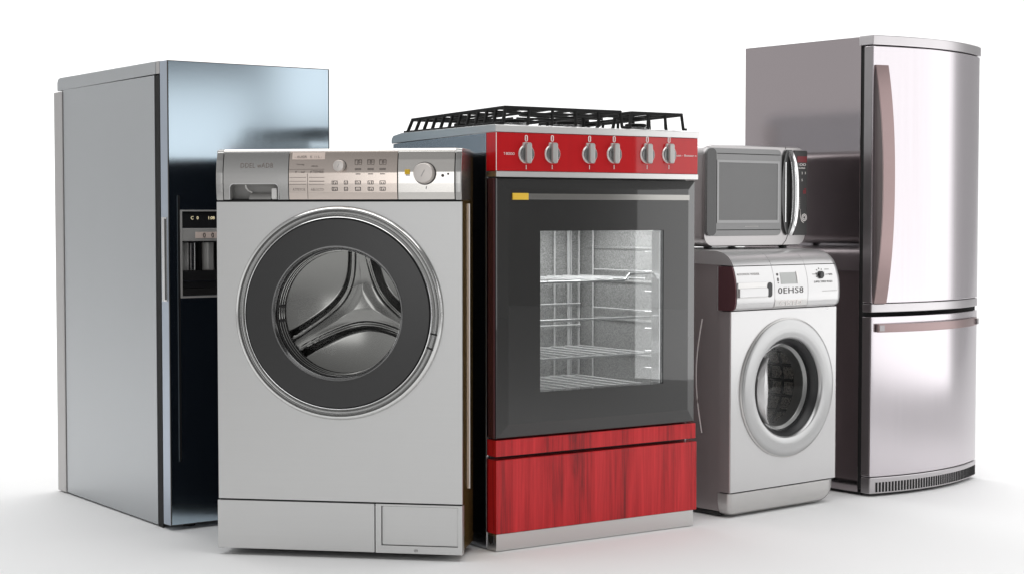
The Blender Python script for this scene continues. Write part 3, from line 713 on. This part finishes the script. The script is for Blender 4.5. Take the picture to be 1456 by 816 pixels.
# ================================================================== 4 white washer
def white_washer():
    t = thing('washing_machine', 'small pearl white front loading washer with curved control fascia, under the microwave', 'washing machine', (.7642, 6.1324, 0), 39.877)
    U0, U1 = -.008, .590
    cx, cz = .303, .459
    bm = B(); box(bm, 0, .012, .01, .55, .02, .93, .003); box(bm, U1 - .014, U1 - .002, .01, .55, .02, .90, .003); box(bm, .012, U1 - .014, .54, .55, .02, .93); box(bm, .012, U1 - .014, .02, .54, .03, .04)
    done('cabinet', bm, 'w2_side', t)
    bm = B()
    for dy in (.10, .16):
        tube(bm, [(-.001, dy + .03 * math.sin(PI * i / 20), .30 + .42 * i / 20) for i in range(21)], .0022, 6)
    done('pressed_line', bm, 'ink_white', t)
    # front sheet: rounded left and right edge band, hole for the door
    bm = B(); plate_hole(bm, U0 + .006, U1 - .006, .094, .752, cx, cz, .235, -.045, -.03); done('front_panel', bm, 'w2', t)
    for k, (xa, s) in enumerate(((U0, 1), (U1, -1))):
        pts = [(xa + s * .0062, -.0447), (xa + s * .002, -.0435), (xa, -.040), (xa, .0095), (xa + s * .0062, .0095)]
        bm = B(); prism(bm, pts, 'z', .094, .752); done('front_edge', bm, 'w2_side', t)
    # kick board, rounded under
    bm = B()
    plan = [(U0, .012), (U0, -.03), (U0 + .006, -.040), (U0 + .02, -.0445), (U1 - .05, -.0445), (U1 - .02, -.040), (U1 - .004, -.026), (U1, .012)]
    lev = [(.0895, 0, 0), (.06, .001, 0), (.035, .006, .006), (.018, .014, .016), (.010, .022, .028)]
    rows = []
    mid = (U0 + U1) / 2
    for z, inset, ins_x in lev:
        row = []
        for x, y in plan:
            yy = y if y > 0 else y + inset * .6
            w = (x - mid) / (U1 - mid); xx = mid + (x - mid) * (1 - (ins_x * (1.8 if w > 0 else .7)) / (U1 - mid))
            row.append(bm.verts.new((xx, yy, z)))
        rows.append(row)
    for a, b in zip(rows, rows[1:]):
        for i in range(len(plan)): bm.faces.new((a[i], a[(i + 1) % len(plan)], b[(i + 1) % len(plan)], b[i]))
    bm.faces.new(rows[0]); bm.faces.new(rows[-1])
    done('kick_board', bm, 'w2_low', t, 50)
    bm = B(); box(bm, .0, U1 - .004, -.036, .01, .086, .097); done('kick_gap', bm, 'gap', t)
    bm = B(); box(bm, .003, U1 - .006, .012, .545, .004, .0195, .003); done('base', bm, 'black', t)
    for x, y in ((.06, .10), (.5, .10), (.06, .5), (.5, .5)):
        bm = B(); lathe_z(bm, x, y, .02, 0, .0045); done('foot', bm, 'black', t)
    # fascia, bulging profile (y, z)
    prof = [(-.046, .7555), (-.062, .757), (-.072, .766), (-.0765, .785), (-.0775, .812), (-.0765, .840), (-.0725, .868), (-.0655, .895), (-.058, .9135)]
    lid = [(-.0575, .9165), (-.049, .932), (-.034, .948), (-.012, .961), (.02, .9685), (.10, .9715), (.54, .9715), (.55, .9675)]
    def py(z):
        for (a, za), (b, zb) in zip(prof, prof[1:]):
            if za <= z <= zb: return a + (b - a) * (z - za) / (zb - za)
        return prof[0][0]
    def sheet(name, pf, x0, x1, m, th, right=0., par=None, bev=.0):
        bm = B(); rows = []
        n = 10 if right else 1
        xs = [x0, x1] if not right else [x0] + [x1 - right + right * math.sin(R(90 * i / n)) for i in range(n + 1)]
        for i, x in enumerate(xs):
            k = 0 if not right or i == 0 else (1 - math.cos(R(90 * (i - 1) / n)))
            rows.append([bm.verts.new((x, min(y + .04 * k, .548), z - .05 * k * min(1, max(0, (z - .86) / .11)) + .018 * k * min(1, max(0, (.80 - z) / .045)))) for y, z in pf] + [bm.verts.new((x, .02 if z < .95 else max(y, .02), (z if z < .92 else .905) - .03 * k * (z > .85) - th)) for y, z in reversed(pf)])
        m_ = len(rows[0])
        for a, b in zip(rows, rows[1:]):
            for j in range(m_): bm.faces.new((a[j], a[(j + 1) % m_], b[(j + 1) % m_], b[j]))
        bm.faces.new(rows[0]); bm.faces.new(rows[-1])
        return done(name, bm, m, par or t, 40)
    fa = sheet('drawer_fascia', prof, U0 + .001, .1945, 'w2', .001)
    fb = sheet('display_fascia', prof, .1962, .3805, 'w2', .001)
    fc = sheet('dial_fascia', prof, .3822, U1 + .004, 'w2', .001, .05)
    ld_ = B()
    for x0, x1, r in ((U0 + .001, .1945, 0), (.1962, .3805, 0)):
        prism(ld_, lid + [(.55, .935), (-.05, .9165)], 'x', x0, x1)
    done('lid', ld_, 'w2', t, 40)
    sheet('lid', lid, .3805 + .0012, U1 + .004, 'w2', .001, .05)
    bm = B(); prism(bm, [(y + .006, z) for y, z in prof] + [(-.03, .93), (.0, .95), (.5, .955), (.5, .94), (.0, .755)], 'x', .013, U1 - .03); done('fascia_core', bm, 'gap', t)
    bm = B(); prism(bm, [(y + .002, z) for y, z in prof] + [(.010, .9135), (.010, .7555)], 'x', U0 - .006, U0 + .0008, .0015); done('end_cap', bm, 'w2_cap', t)
    # drawer grip: a scoop with a lip
    bm = B(); prism(bm, rrect(-.004, .178, .800, .856, .010, 5, (0, 1, 1, 0)), 'y', -.0795, -.074, .001); gr = done('drawer_grip', bm, 'w2_low', fa)
    bm = B(); prism(bm, rrect(-.004, .150, .803, .836, .006, 4, (0, 1, 1, 0)), 'y', -.088, -.078, .003); done('grip_lip', bm, 'w2', gr)
    bm = B(); prism(bm, rrect(.152, .1785, .801, .855, .012, 5), 'y', -.0812, -.078, .001); done('grip_shade', bm, 'black', gr)
    bm = B(); text_bm(bm, 'AUTOMATIC WASHER', .0, .882, .008, py, .0008, .12); done('lettering', bm, 'ink_grey', fa, wn=False)
    # display
    bm = B(); prism(bm, [(py(z) - .001, z) for z in (.846, .868, .888)] + [(py(z) + .004, z) for z in (.888, .868, .846)], 'x', .232, .318); done('display', bm, 'lcd', fb)
    bm = B(); prism(bm, [(py(z) - .0025, z) for z in (.846, .868, .890)] + [(py(z) + .004, z) for z in (.890, .868, .846)], 'x', .321, .333); done('display_bar', bm, 'w2_low', fb)
    bm = B(); text_bm(bm, '0EHS8', .214, .812, .022, py, .001, .140, 1.1)
    for z, r in ((.881, .005), (.866, .0035), (.860, .004), (.851, .0022)):
        lathe(bm, [(r, py(z) + .003), (r, py(z) - .0012)], .2165, z, 14, cap=True)
    done('display_marks', bm, 'ink', fb, wn=False)
    bm = B(); prism(bm, [(py(z) - .001, z) for z in (.760, .766, .785, .792)] + [(py(z) + .004, z) for z in (.792, .785, .766, .760)], 'x', .1985, .378); bd = done('badge_band', bm, 'w2_low', fb)
    bm = B(); text_bm(bm, 'CISTD', .225, .769, .017, lambda z: py(z) - .0015, .001, .12); done('badge_lettering', bm, 'ink_white', bd, wn=False)
    # dial
    z = .875
    bm = B(); lathe(bm, [(.014, py(z) + .006), (.014, py(z) - .008), (.011, py(z) - .011)], .458, z, 28, cap=True); done('dial', bm, 'black', fc)
    bm = B()
    for a in (20, 60, 95, 130, 165, 195):
        c, s = math.cos(R(a)), math.sin(R(a)); 
        tube(bm, [(.458 + r * c, py(z + r * s) - .001, z + r * s) for r in (.021, .026)], .0012, 5)
    for x0, x1, zz in ((.412, .436, .878), (.488, .512, .895), (.488, .505, .876)):
        tube(bm, [(x0, py(zz) - .0006, zz), (x1, py(zz) - .0006, zz)], .0010, 5)
    text_bm(bm, 'wm', .506, .872, .007, py, .0006); text_bm(bm, 'SUPER TIMER WASH', .418, .846, .0075, py, .0006, .105)
    done('dial_marks', bm, 'ink', fc, wn=False)
    bm = B(); tube(bm, [(.465, py(.815) - .0005, .815), (.548, py(.815) - .0002, .815)], .0012, 5); done('fascia_line', bm, 'ink_grey', fc)
    # ---- door
    bm = B(); lathe(bm, [(.250, -.030), (.256, -.046), (.2555, -.054), (.250, -.0575), (.240, -.0590), (.222, -.0600), (.2185, -.0585), (.2150, -.0595), (.192, -.0575), (.1845, -.052), (.180, -.040), (.176, -.02)], cx, cz, 128)
    door = done('door', bm, 'w2_ring', t, 40)
    bm = B(); lathe(bm, [(.2595, -.040), (.2605, -.049), (.2555, -.052)], cx, cz, 128); done('door_seam', bm, 'w2_low', door)
    bm = B(); lathe(bm, [(.180, -.044), (.166, -.030), (.160, -.010), (.158, .012)], cx, cz, 96); done('door_bowl', bm, 'black', door)
    bm = B(); lathe(bm, [(.176, -.024), (.170, -.014), (.150, .0), (.147, .005), (.146, .045)], cx, cz, 96); done('door_gasket', bm, 'w2_bowl', t)
    bm = B(); lathe(bm, [(.166, -.022), (.150, -.010), (.08, .0), (.002, .004)], cx, cz, 64, cap=True); done('window', bm, 'dglass', door)
    # grip inside the ring, a bowed white lip at the left
    bm = B(); rows = []
    for i in range(15):
        f = -1 + 2 * i / 14; zz = cz - .004 + f * .122
        xl = cx - math.sqrt(max(0, .176 ** 2 - (f * .122) ** 2)) + .010; xr = cx - .176 + .070 - .022 * f * f
        xr = max(xr, xl + .004)
        rows.append([bm.verts.new(p) for p in ((xl, -.046, zz), (xl + (xr - xl) * .35, -.060, zz), (xl + (xr - xl) * .75, -.058, zz), (xr, -.046, zz), (xr, -.030, zz), (xl, -.030, zz))])
    for a, b in zip(rows, rows[1:]):
        for j in range(6): bm.faces.new((a[j], a[(j + 1) % 6], b[(j + 1) % 6], b[j]))
    bm.faces.new(rows[0]); bm.faces.new(rows[-1])
    done('door_handle', bm, 'w2', door, 50)
    # drum with a grid of ribs
    bm = B(); lathe(bm, [(.146, .040), (.150, .05), (.215, .075), (.215, .36), (.19, .38), (.002, .385)], cx, cz, 96, cap=True); drum = done('drum', bm, 'w2_drum', t, 40)
    bm = B()
    for y in (.10, .16, .22, .28, .34): tube(bm, [(cx + .2135 * math.cos(2 * PI * i / 64), y, cz + .2135 * math.sin(2 * PI * i / 64)) for i in range(64)], .0065, 5, True)
    for i in range(22):
        a = 2 * PI * i / 22; c, s = cx + .2135 * math.cos(a), cz + .2135 * math.sin(a); tube(bm, [(c, .08, s), (c, .36, s)], .0065, 5)
    done('drum_ribs', bm, 'gap', drum)

# ================================================================== 5 microwave
def microwave():
    t = thing('microwave_oven', 'silver microwave oven with grey window and upright handle, standing on the white washer', 'microwave', (.7065, 6.25, .9715), 37.2)
    W, H, D = .545, .389, .38
    z0 = .010
    bm = B()
    t0 = rrect(0, W, z0, H, .042, 8)
    A = [bm.verts.new((x, .012, z)) for x, z in t0]; Bk = [bm.verts.new((x, D, z)) for x, z in t0]
    cxm, czm = W / 2, (H + z0) / 2
    F = [bm.verts.new((cxm + (x - cxm) * .985, .0, czm + (z - czm) * .98)) for x, z in t0]
    n = len(t0)
    for i in range(n):
        j = (i + 1) % n
        bm.faces.new((A[i], A[j], Bk[j], Bk[i])); bm.faces.new((F[i], F[j], A[j], A[i]))
    bm.faces.new(F); bm.faces.new(Bk)
    done('body', bm, 'mw', t, 40)
    f = -.002
    bm = B(); prism(bm, rrect(.006, .40, .050, .376, .022, 6), 'y', -.010, .002, .002); door = done('door', bm, 'mw_door', t)
    bm = B(); prism(bm, rrect(.0068, .055, .052, .374, .020, 6), 'y', -.0112, -.0095, .0005); done('door_margin', bm, 'mw_dark', door)
    bm = B(); frame(bm, rect4(.057, .387, .098, .332), rect4(.0665, .376, .1085, .323), -.0125, -.009); done('window_frame', bm, 'mw_frame', door)
    bm = B(); box(bm, .0667, .3758, -.0112, -.009, .1087, .3228); done('window', bm, 'mw_glass', door)
    bm = B(); box(bm, .0585, .393, -.0108, -.008, .3545, .357); box(bm, .0585, .393, -.0108, -.008, .071, .0735); done('door_line', bm, 'gap', door)
    bm = B(); box(bm, .205, .275, -.0108, -.009, .083, .0865); done('name_plate', bm, 'ink_grey', door)
    # handle recess and bowed handle
    bm = B(); pts = []
    for i in range(13): a = R(90 + 180 * i / 12); pts.append((.437 + .036 * math.cos(a), .214 + .163 * math.sin(a)))
    prism(bm, pts + [(.455, .051), (.455, .377)], 'y', -.011, .002, .001); done('handle_recess', bm, 'mw_dark', t)
    bm = B(); box(bm, .418, .424, -.0135, -.0105, .10, .33, .001); done('recess_line', bm, 'chrome', t)
    bm = B(); rows = []
    for i in range(25):
        k = -1 + 2 * i / 24; zz = .212 + .162 * k; x = .4465 + .012 * (1 - k * k); y = -.014 - .022 * (1 - k ** 4)
        rows.append([bm.verts.new(p) for p in ((x - .012, y + .012, zz), (x - .010, y, zz), (x, y - .005, zz), (x + .011, y - .002, zz), (x + .013, y + .012, zz))])
    for a, b in zip(rows, rows[1:]):
        for j in range(5): bm.faces.new((a[j], a[(j + 1) % 5], b[(j + 1) % 5], b[j]))
    bm.faces.new(rows[0]); bm.faces.new(rows[-1]); done('door_handle', bm, 'chrome', t, 50)
    # control strip
    bm = B(); prism(bm, rrect(.471, W - .002, .050, .376, .004, 3), 'y', -.009, .004, .002); cp = done('control_panel', bm, 'mw_panel', t)
    bm = B(); box(bm, .486, .539, -.0102, -.0085, .330, .354); done('display', bm, 'mw_red', cp)
    bm = B(); y = -.0091
    text_bm(bm, '1:OO', .488, .317, .010, y, .0006, .046); text_bm(bm, 'auto', .490, .306, .006, y, .0006, .04)
    for r, zz in enumerate((.285, .258, .244, .232, .218, .206)):
        for c in range(3 if r in (0,) else 2 if r == 1 else 1):
            x = .493 + .018 * c
            text_bm(bm, '%d' % ((r * 3 + c) % 9 + 1), x, zz, .009, y, .0006)
    for k in range(7): box(bm, .489, .502, y - .0006, y + .0005, .150 + .007 * k, .1525 + .007 * k)
    cc, zz = .527, .118
    lathe(bm, [(.0145, y - .0005), (.0120, y - .0012), (.0115, y)], cc, zz, 28); lathe(bm, [(.0085, y - .0005), (.006, y - .0012), (.0055, y)], cc, zz, 24)
    tube(bm, [(.505, y, .150), (.506, y, .122), (.512, y, .105), (.524, y, .098)], .0016, 5)
    done('buttons', bm, 'ink_white', cp, wn=False)
    bm = B(); box(bm, .519, .536, y - .0008, y + .001, .210, .224); box(bm, .526, .536, y - .0008, y + .001, .226, .231); done('stop_button', bm, 'mw_red', cp)
    # seam where the control column begins
    bm = B(); tube(bm, [(.431, -.0003, .388), (.431, .0, .379)], .0012, 5); tube(bm, [(.446, -.0003, .051), (.435, -.0003, .030), (.418, -.0003, .015)], .0012, 5); done('case_seam', bm, 'gap', t)
    for x, y in ((.07, .05), (.47, .05), (.07, .33), (.47, .33)):
        bm = B(); lathe_z(bm, x, y, .016, .0005, .014); done('foot', bm, 'black', t)

# ================================================================== 6 mauve refrigerator
def mauve_fridge():
    t = thing('refrigerator', 'tall mauve steel refrigerator with bowed doors and rose handles, far right behind the white washer', 'refrigerator', (1.3618, 6.6177, 0), 39.433)
    W, D = .74, .612
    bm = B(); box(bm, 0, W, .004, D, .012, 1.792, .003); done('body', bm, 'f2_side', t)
    bm = B(); box(bm, .004, W - .004, -.012, .004, .02, 1.755); done('door_seal', bm, 'gap', t)
    # bowed plan: left (0, yl) to right (W, yr), sagitta
    yl, yr, sag, n = -.056, -.020, .068, 40
    Lc = math.hypot(W, yr - yl); rad = (Lc * Lc / 4 + sag * sag) / (2 * sag); half = math.asin(Lc / 2 / rad)
    tx, ty = W / Lc, (yr - yl) / Lc; nx, ny = ty, -tx
    mx_, my_ = W / 2, (yl + yr) / 2
    def arc(s, out=0.):
        a = -half + 2 * half * s
        al = rad * math.sin(a); ht = rad * math.cos(a) - (rad - sag)
        cx, cy = mx_ - nx * (rad - sag), my_ - ny * (rad - sag)
        r = rad + out
        return (cx + r * (math.sin(a) * tx + math.cos(a) * nx), cy + r * (math.sin(a) * ty + math.cos(a) * ny))
    def slab(name, z0, z1, m, out=0., par=None, ends=0., back=-.013, bev=.003):
        pts = [arc(-ends + (1 + 2 * ends) * i / n, out) for i in range(n + 1)]
        pts = pts + [(pts[-1][0] - .0, back), (pts[0][0], back)]
        bm = B(); prism(bm, pts, 'z', z0, z1, bev, 2)
        return done(name, bm, m, par or t, 20)
    def edge(z0, z1, par):
        p = arc(0); bm = B(); box(bm, -.0012, .003, p[1] + .004, -.014, z0 + .003, z1 - .003); done('door_edge', bm, 'f2_edge', par)
    slab('top_cap', 1.757, 1.7945, 'f2_cap', .004, ends=.006, back=.010)
    up = slab('upper_door', .7575, 1.7535, 'f2'); edge(.7575, 1.7535, up)
    st = slab('door_strip', .722, .7555, 'f2_cap', .001, up); edge(.722, .7555, up)
    lo = slab('lower_door', .078, .705, 'f2'); edge(.078, .705, lo)
    bs = slab('base_grille', .012, .0755, 'f2_cap', .001); edge(.012, .0755, bs)
    # slots cut as dark louvres set proud by a hair
    bm = B(); ns = 46
    for i in range(ns):
        s0 = .035 + .955 * i / ns; s1 = s0 + .955 / ns * .56
        a, b = arc(s0, .0022), arc(s1, .0022); c, d = arc(s1, -.004), arc(s0, -.004)
        prism(bm, [a, b, c, d], 'z', .018, .056)
    sl = done('grille_slots', bm, 'gap', bs, wn=False)
    bm = B(); box(bm, .02, W - .02, .0, .55, .0, .0118); done('base', bm, 'black', t)
    bm = B(); prism(bm, [arc(.02 + .94 * i / 20, -.02) for i in range(21)] + [(W - .06, .02), (.03, .02)], 'z', .003, .0115); done('toe_plate', bm, 'black', bs)
    # handles: long bowed strip on the upper door
    bm = B(); rows = []; wb = B(); webs = []
    zc, hh = 1.218, .461
    for i in range(33):
        k = -1 + 2 * i / 32; z = zc + hh * k
        bow = .058 * (1 - abs(k) ** 2.2); s0 = .010; wdt = .056 - .008 * (1 - k * k)
        a = arc(s0, .008 + bow); b = arc(s0 + wdt / W, .008 + bow)
        c = arc(s0 + wdt / W, .008 + bow - .010); d = arc(s0 + .002, .008 + bow - .010)
        rows.append([bm.verts.new((p[0], p[1], z)) for p in (a, b, c, d)])
        e0, e1, e2, e3 = arc(s0 + .003, .0085 + bow - .010), arc(s0 + .022, .0085 + bow - .010), arc(s0 + .022, -.001), arc(s0 + .003, -.001)
        webs.append([wb.verts.new((p[0], p[1], zc + (hh - .004) * k)) for p in (e0, e1, e2, e3)])
    for bb, rr in ((bm, rows), (wb, webs)):
        for a, b in zip(rr, rr[1:]):
            for j in range(4): bb.faces.new((a[j], a[(j + 1) % 4], b[(j + 1) % 4], b[j]))
        bb.faces.new(rr[0]); bb.faces.new(rr[-1])
    hd = done('door_handle', bm, 'rose', up, 40); done('handle_web', wb, 'rose_dark', up, 40)
    # level strip handle across the lower door
    bm = B(); pts = []; q = 30
    for i in range(q + 1):
        s = .028 + .915 * i / q; o = .018 - .008 * (i / q) ** 3 + .012 * math.sin(PI * i / q); pts.append(arc(s, o))
    inn = []
    for i in range(q, -1, -1):
        s = .028 + .915 * i / q; o = .018 - .008 * (i / q) ** 3 + .012 * math.sin(PI * i / q) - .014; inn.append(arc(s, o))
    prism(bm, pts + inn, 'z', .645, .678, .002); done('door_handle', bm, 'rose', lo, 30)
    bm = B()
    for s in (.035, .90):
        a, b = arc(s, .02), arc(s + .03, .02); c, d = arc(s + .03, -.002), arc(s, -.002); prism(bm, [a, b, c, d], 'z', .650, .673)
    done('handle_post', bm, 'f2_edge', lo)

dark_fridge(); grey_washer(); gas_range(); white_washer(); microwave(); mauve_fridge()

# ------------------------------------------------------------------ light
def area(name, loc, target, sx, sy, L):
    d = bpy.data.lights.new(name, 'AREA'); d.shape = 'RECTANGLE'; d.size = sx; d.size_y = sy
    d.energy = L * PI * sx * sy
    o = bpy.data.objects.new(name, d); COL.objects.link(o); o.location = loc
    o.rotation_euler = (Vector(target) - Vector(loc)).to_track_quat('-Z', 'Y').to_euler()
    return o
# a studio: upright softbox at the right, two at the right front, one overhead, a bank over the sweep
area('softbox_side', (3.3, 6.1, 1.5), (0, 6.1, 1.5), 2.4, 2.5, 1.65)
area('softbox_front', (4.2, 2.8, 1.3), (0, 5.0, 1.3), 1.1, 1.5, 1.2)
area('softbox_high', (4.2, 3.9, 2.05), (0, 5.9, 2.05), .6, .8, 1.35)
area('softbox_camera', (-2.7, -3.2, 1.45), (-.6, 5.4, .9), 2.6, 2.7, 1.5)
area('softbox_overhead', (-.1, 5.3, 4.8), (-.1, 5.3, 0), 7, 4.5, 2.0)
area('backdrop_bank', (-1.5, 11.0, 5.6), (-1.5, 11.3, 0), 15, 2.6, 4.6)

w = bpy.data.worlds.new('World'); S.world = w; w.use_nodes = True
nt = w.node_tree; bg = nt.nodes['Background']
tc = nt.nodes.new('ShaderNodeTexCoord'); sp = nt.nodes.new('ShaderNodeSeparateXYZ'); nt.links.new(tc.outputs['Generated'], sp.inputs[0])
# the room: pale to the left and behind, dim to the right and overhead
mr = nt.nodes.new('ShaderNodeMapRange'); mr.interpolation_type = 'SMOOTHSTEP'
mr.inputs['From Min'].default_value = -.9; mr.inputs['From Max'].default_value = .5
mr.inputs['To Min'].default_value = .85; mr.inputs['To Max'].default_value = .48
nt.links.new(sp.outputs['X'], mr.inputs['Value'])
m2 = nt.nodes.new('ShaderNodeMapRange'); m2.interpolation_type = 'SMOOTHSTEP'
m2.inputs['From Min'].default_value = .12; m2.inputs['From Max'].default_value = .55
m2.inputs['To Min'].default_value = 1.0; m2.inputs['To Max'].default_value = .5
nt.links.new(sp.outputs['Z'], m2.inputs['Value'])
mm = nt.nodes.new('ShaderNodeMath'); mm.operation = 'MULTIPLY'
nt.links.new(mr.outputs['Result'], mm.inputs[0]); nt.links.new(m2.outputs['Result'], mm.inputs[1])
# the unlit end of the room, between the front and side softboxes
dp = nt.nodes.new('ShaderNodeVectorMath'); dp.operation = 'DOT_PRODUCT'; dp.inputs[1].default_value = (.92, -.39, 0)
nt.links.new(tc.outputs['Generated'], dp.inputs[0])
m3 = nt.nodes.new('ShaderNodeMapRange'); m3.interpolation_type = 'SMOOTHSTEP'
m3.inputs['From Min'].default_value = .80; m3.inputs['From Max'].default_value = .97
m3.inputs['To Min'].default_value = 1.0; m3.inputs['To Max'].default_value = .15
nt.links.new(dp.outputs['Value'], m3.inputs['Value'])
m4 = nt.nodes.new('ShaderNodeMath'); m4.operation = 'MULTIPLY'
nt.links.new(mm.outputs[0], m4.inputs[0]); nt.links.new(m3.outputs['Result'], m4.inputs[1])
# and the far left front corner
m5 = nt.nodes.new('ShaderNodeMapRange'); m5.interpolation_type = 'SMOOTHSTEP'
m5.inputs['From Min'].default_value = -1; m5.inputs['From Max'].default_value = -.35
m5.inputs['To Min'].default_value = .72; m5.inputs['To Max'].default_value = 1
nt.links.new(sp.outputs['Y'], m5.inputs['Value'])
m6 = nt.nodes.new('ShaderNodeMath'); m6.operation = 'MULTIPLY'
nt.links.new(m4.outputs[0], m6.inputs[0]); nt.links.new(m5.outputs['Result'], m6.inputs[1])
nt.links.new(m6.outputs[0], bg.inputs['Strength']); bg.inputs['Color'].default_value = (1, 1, 1, 1)
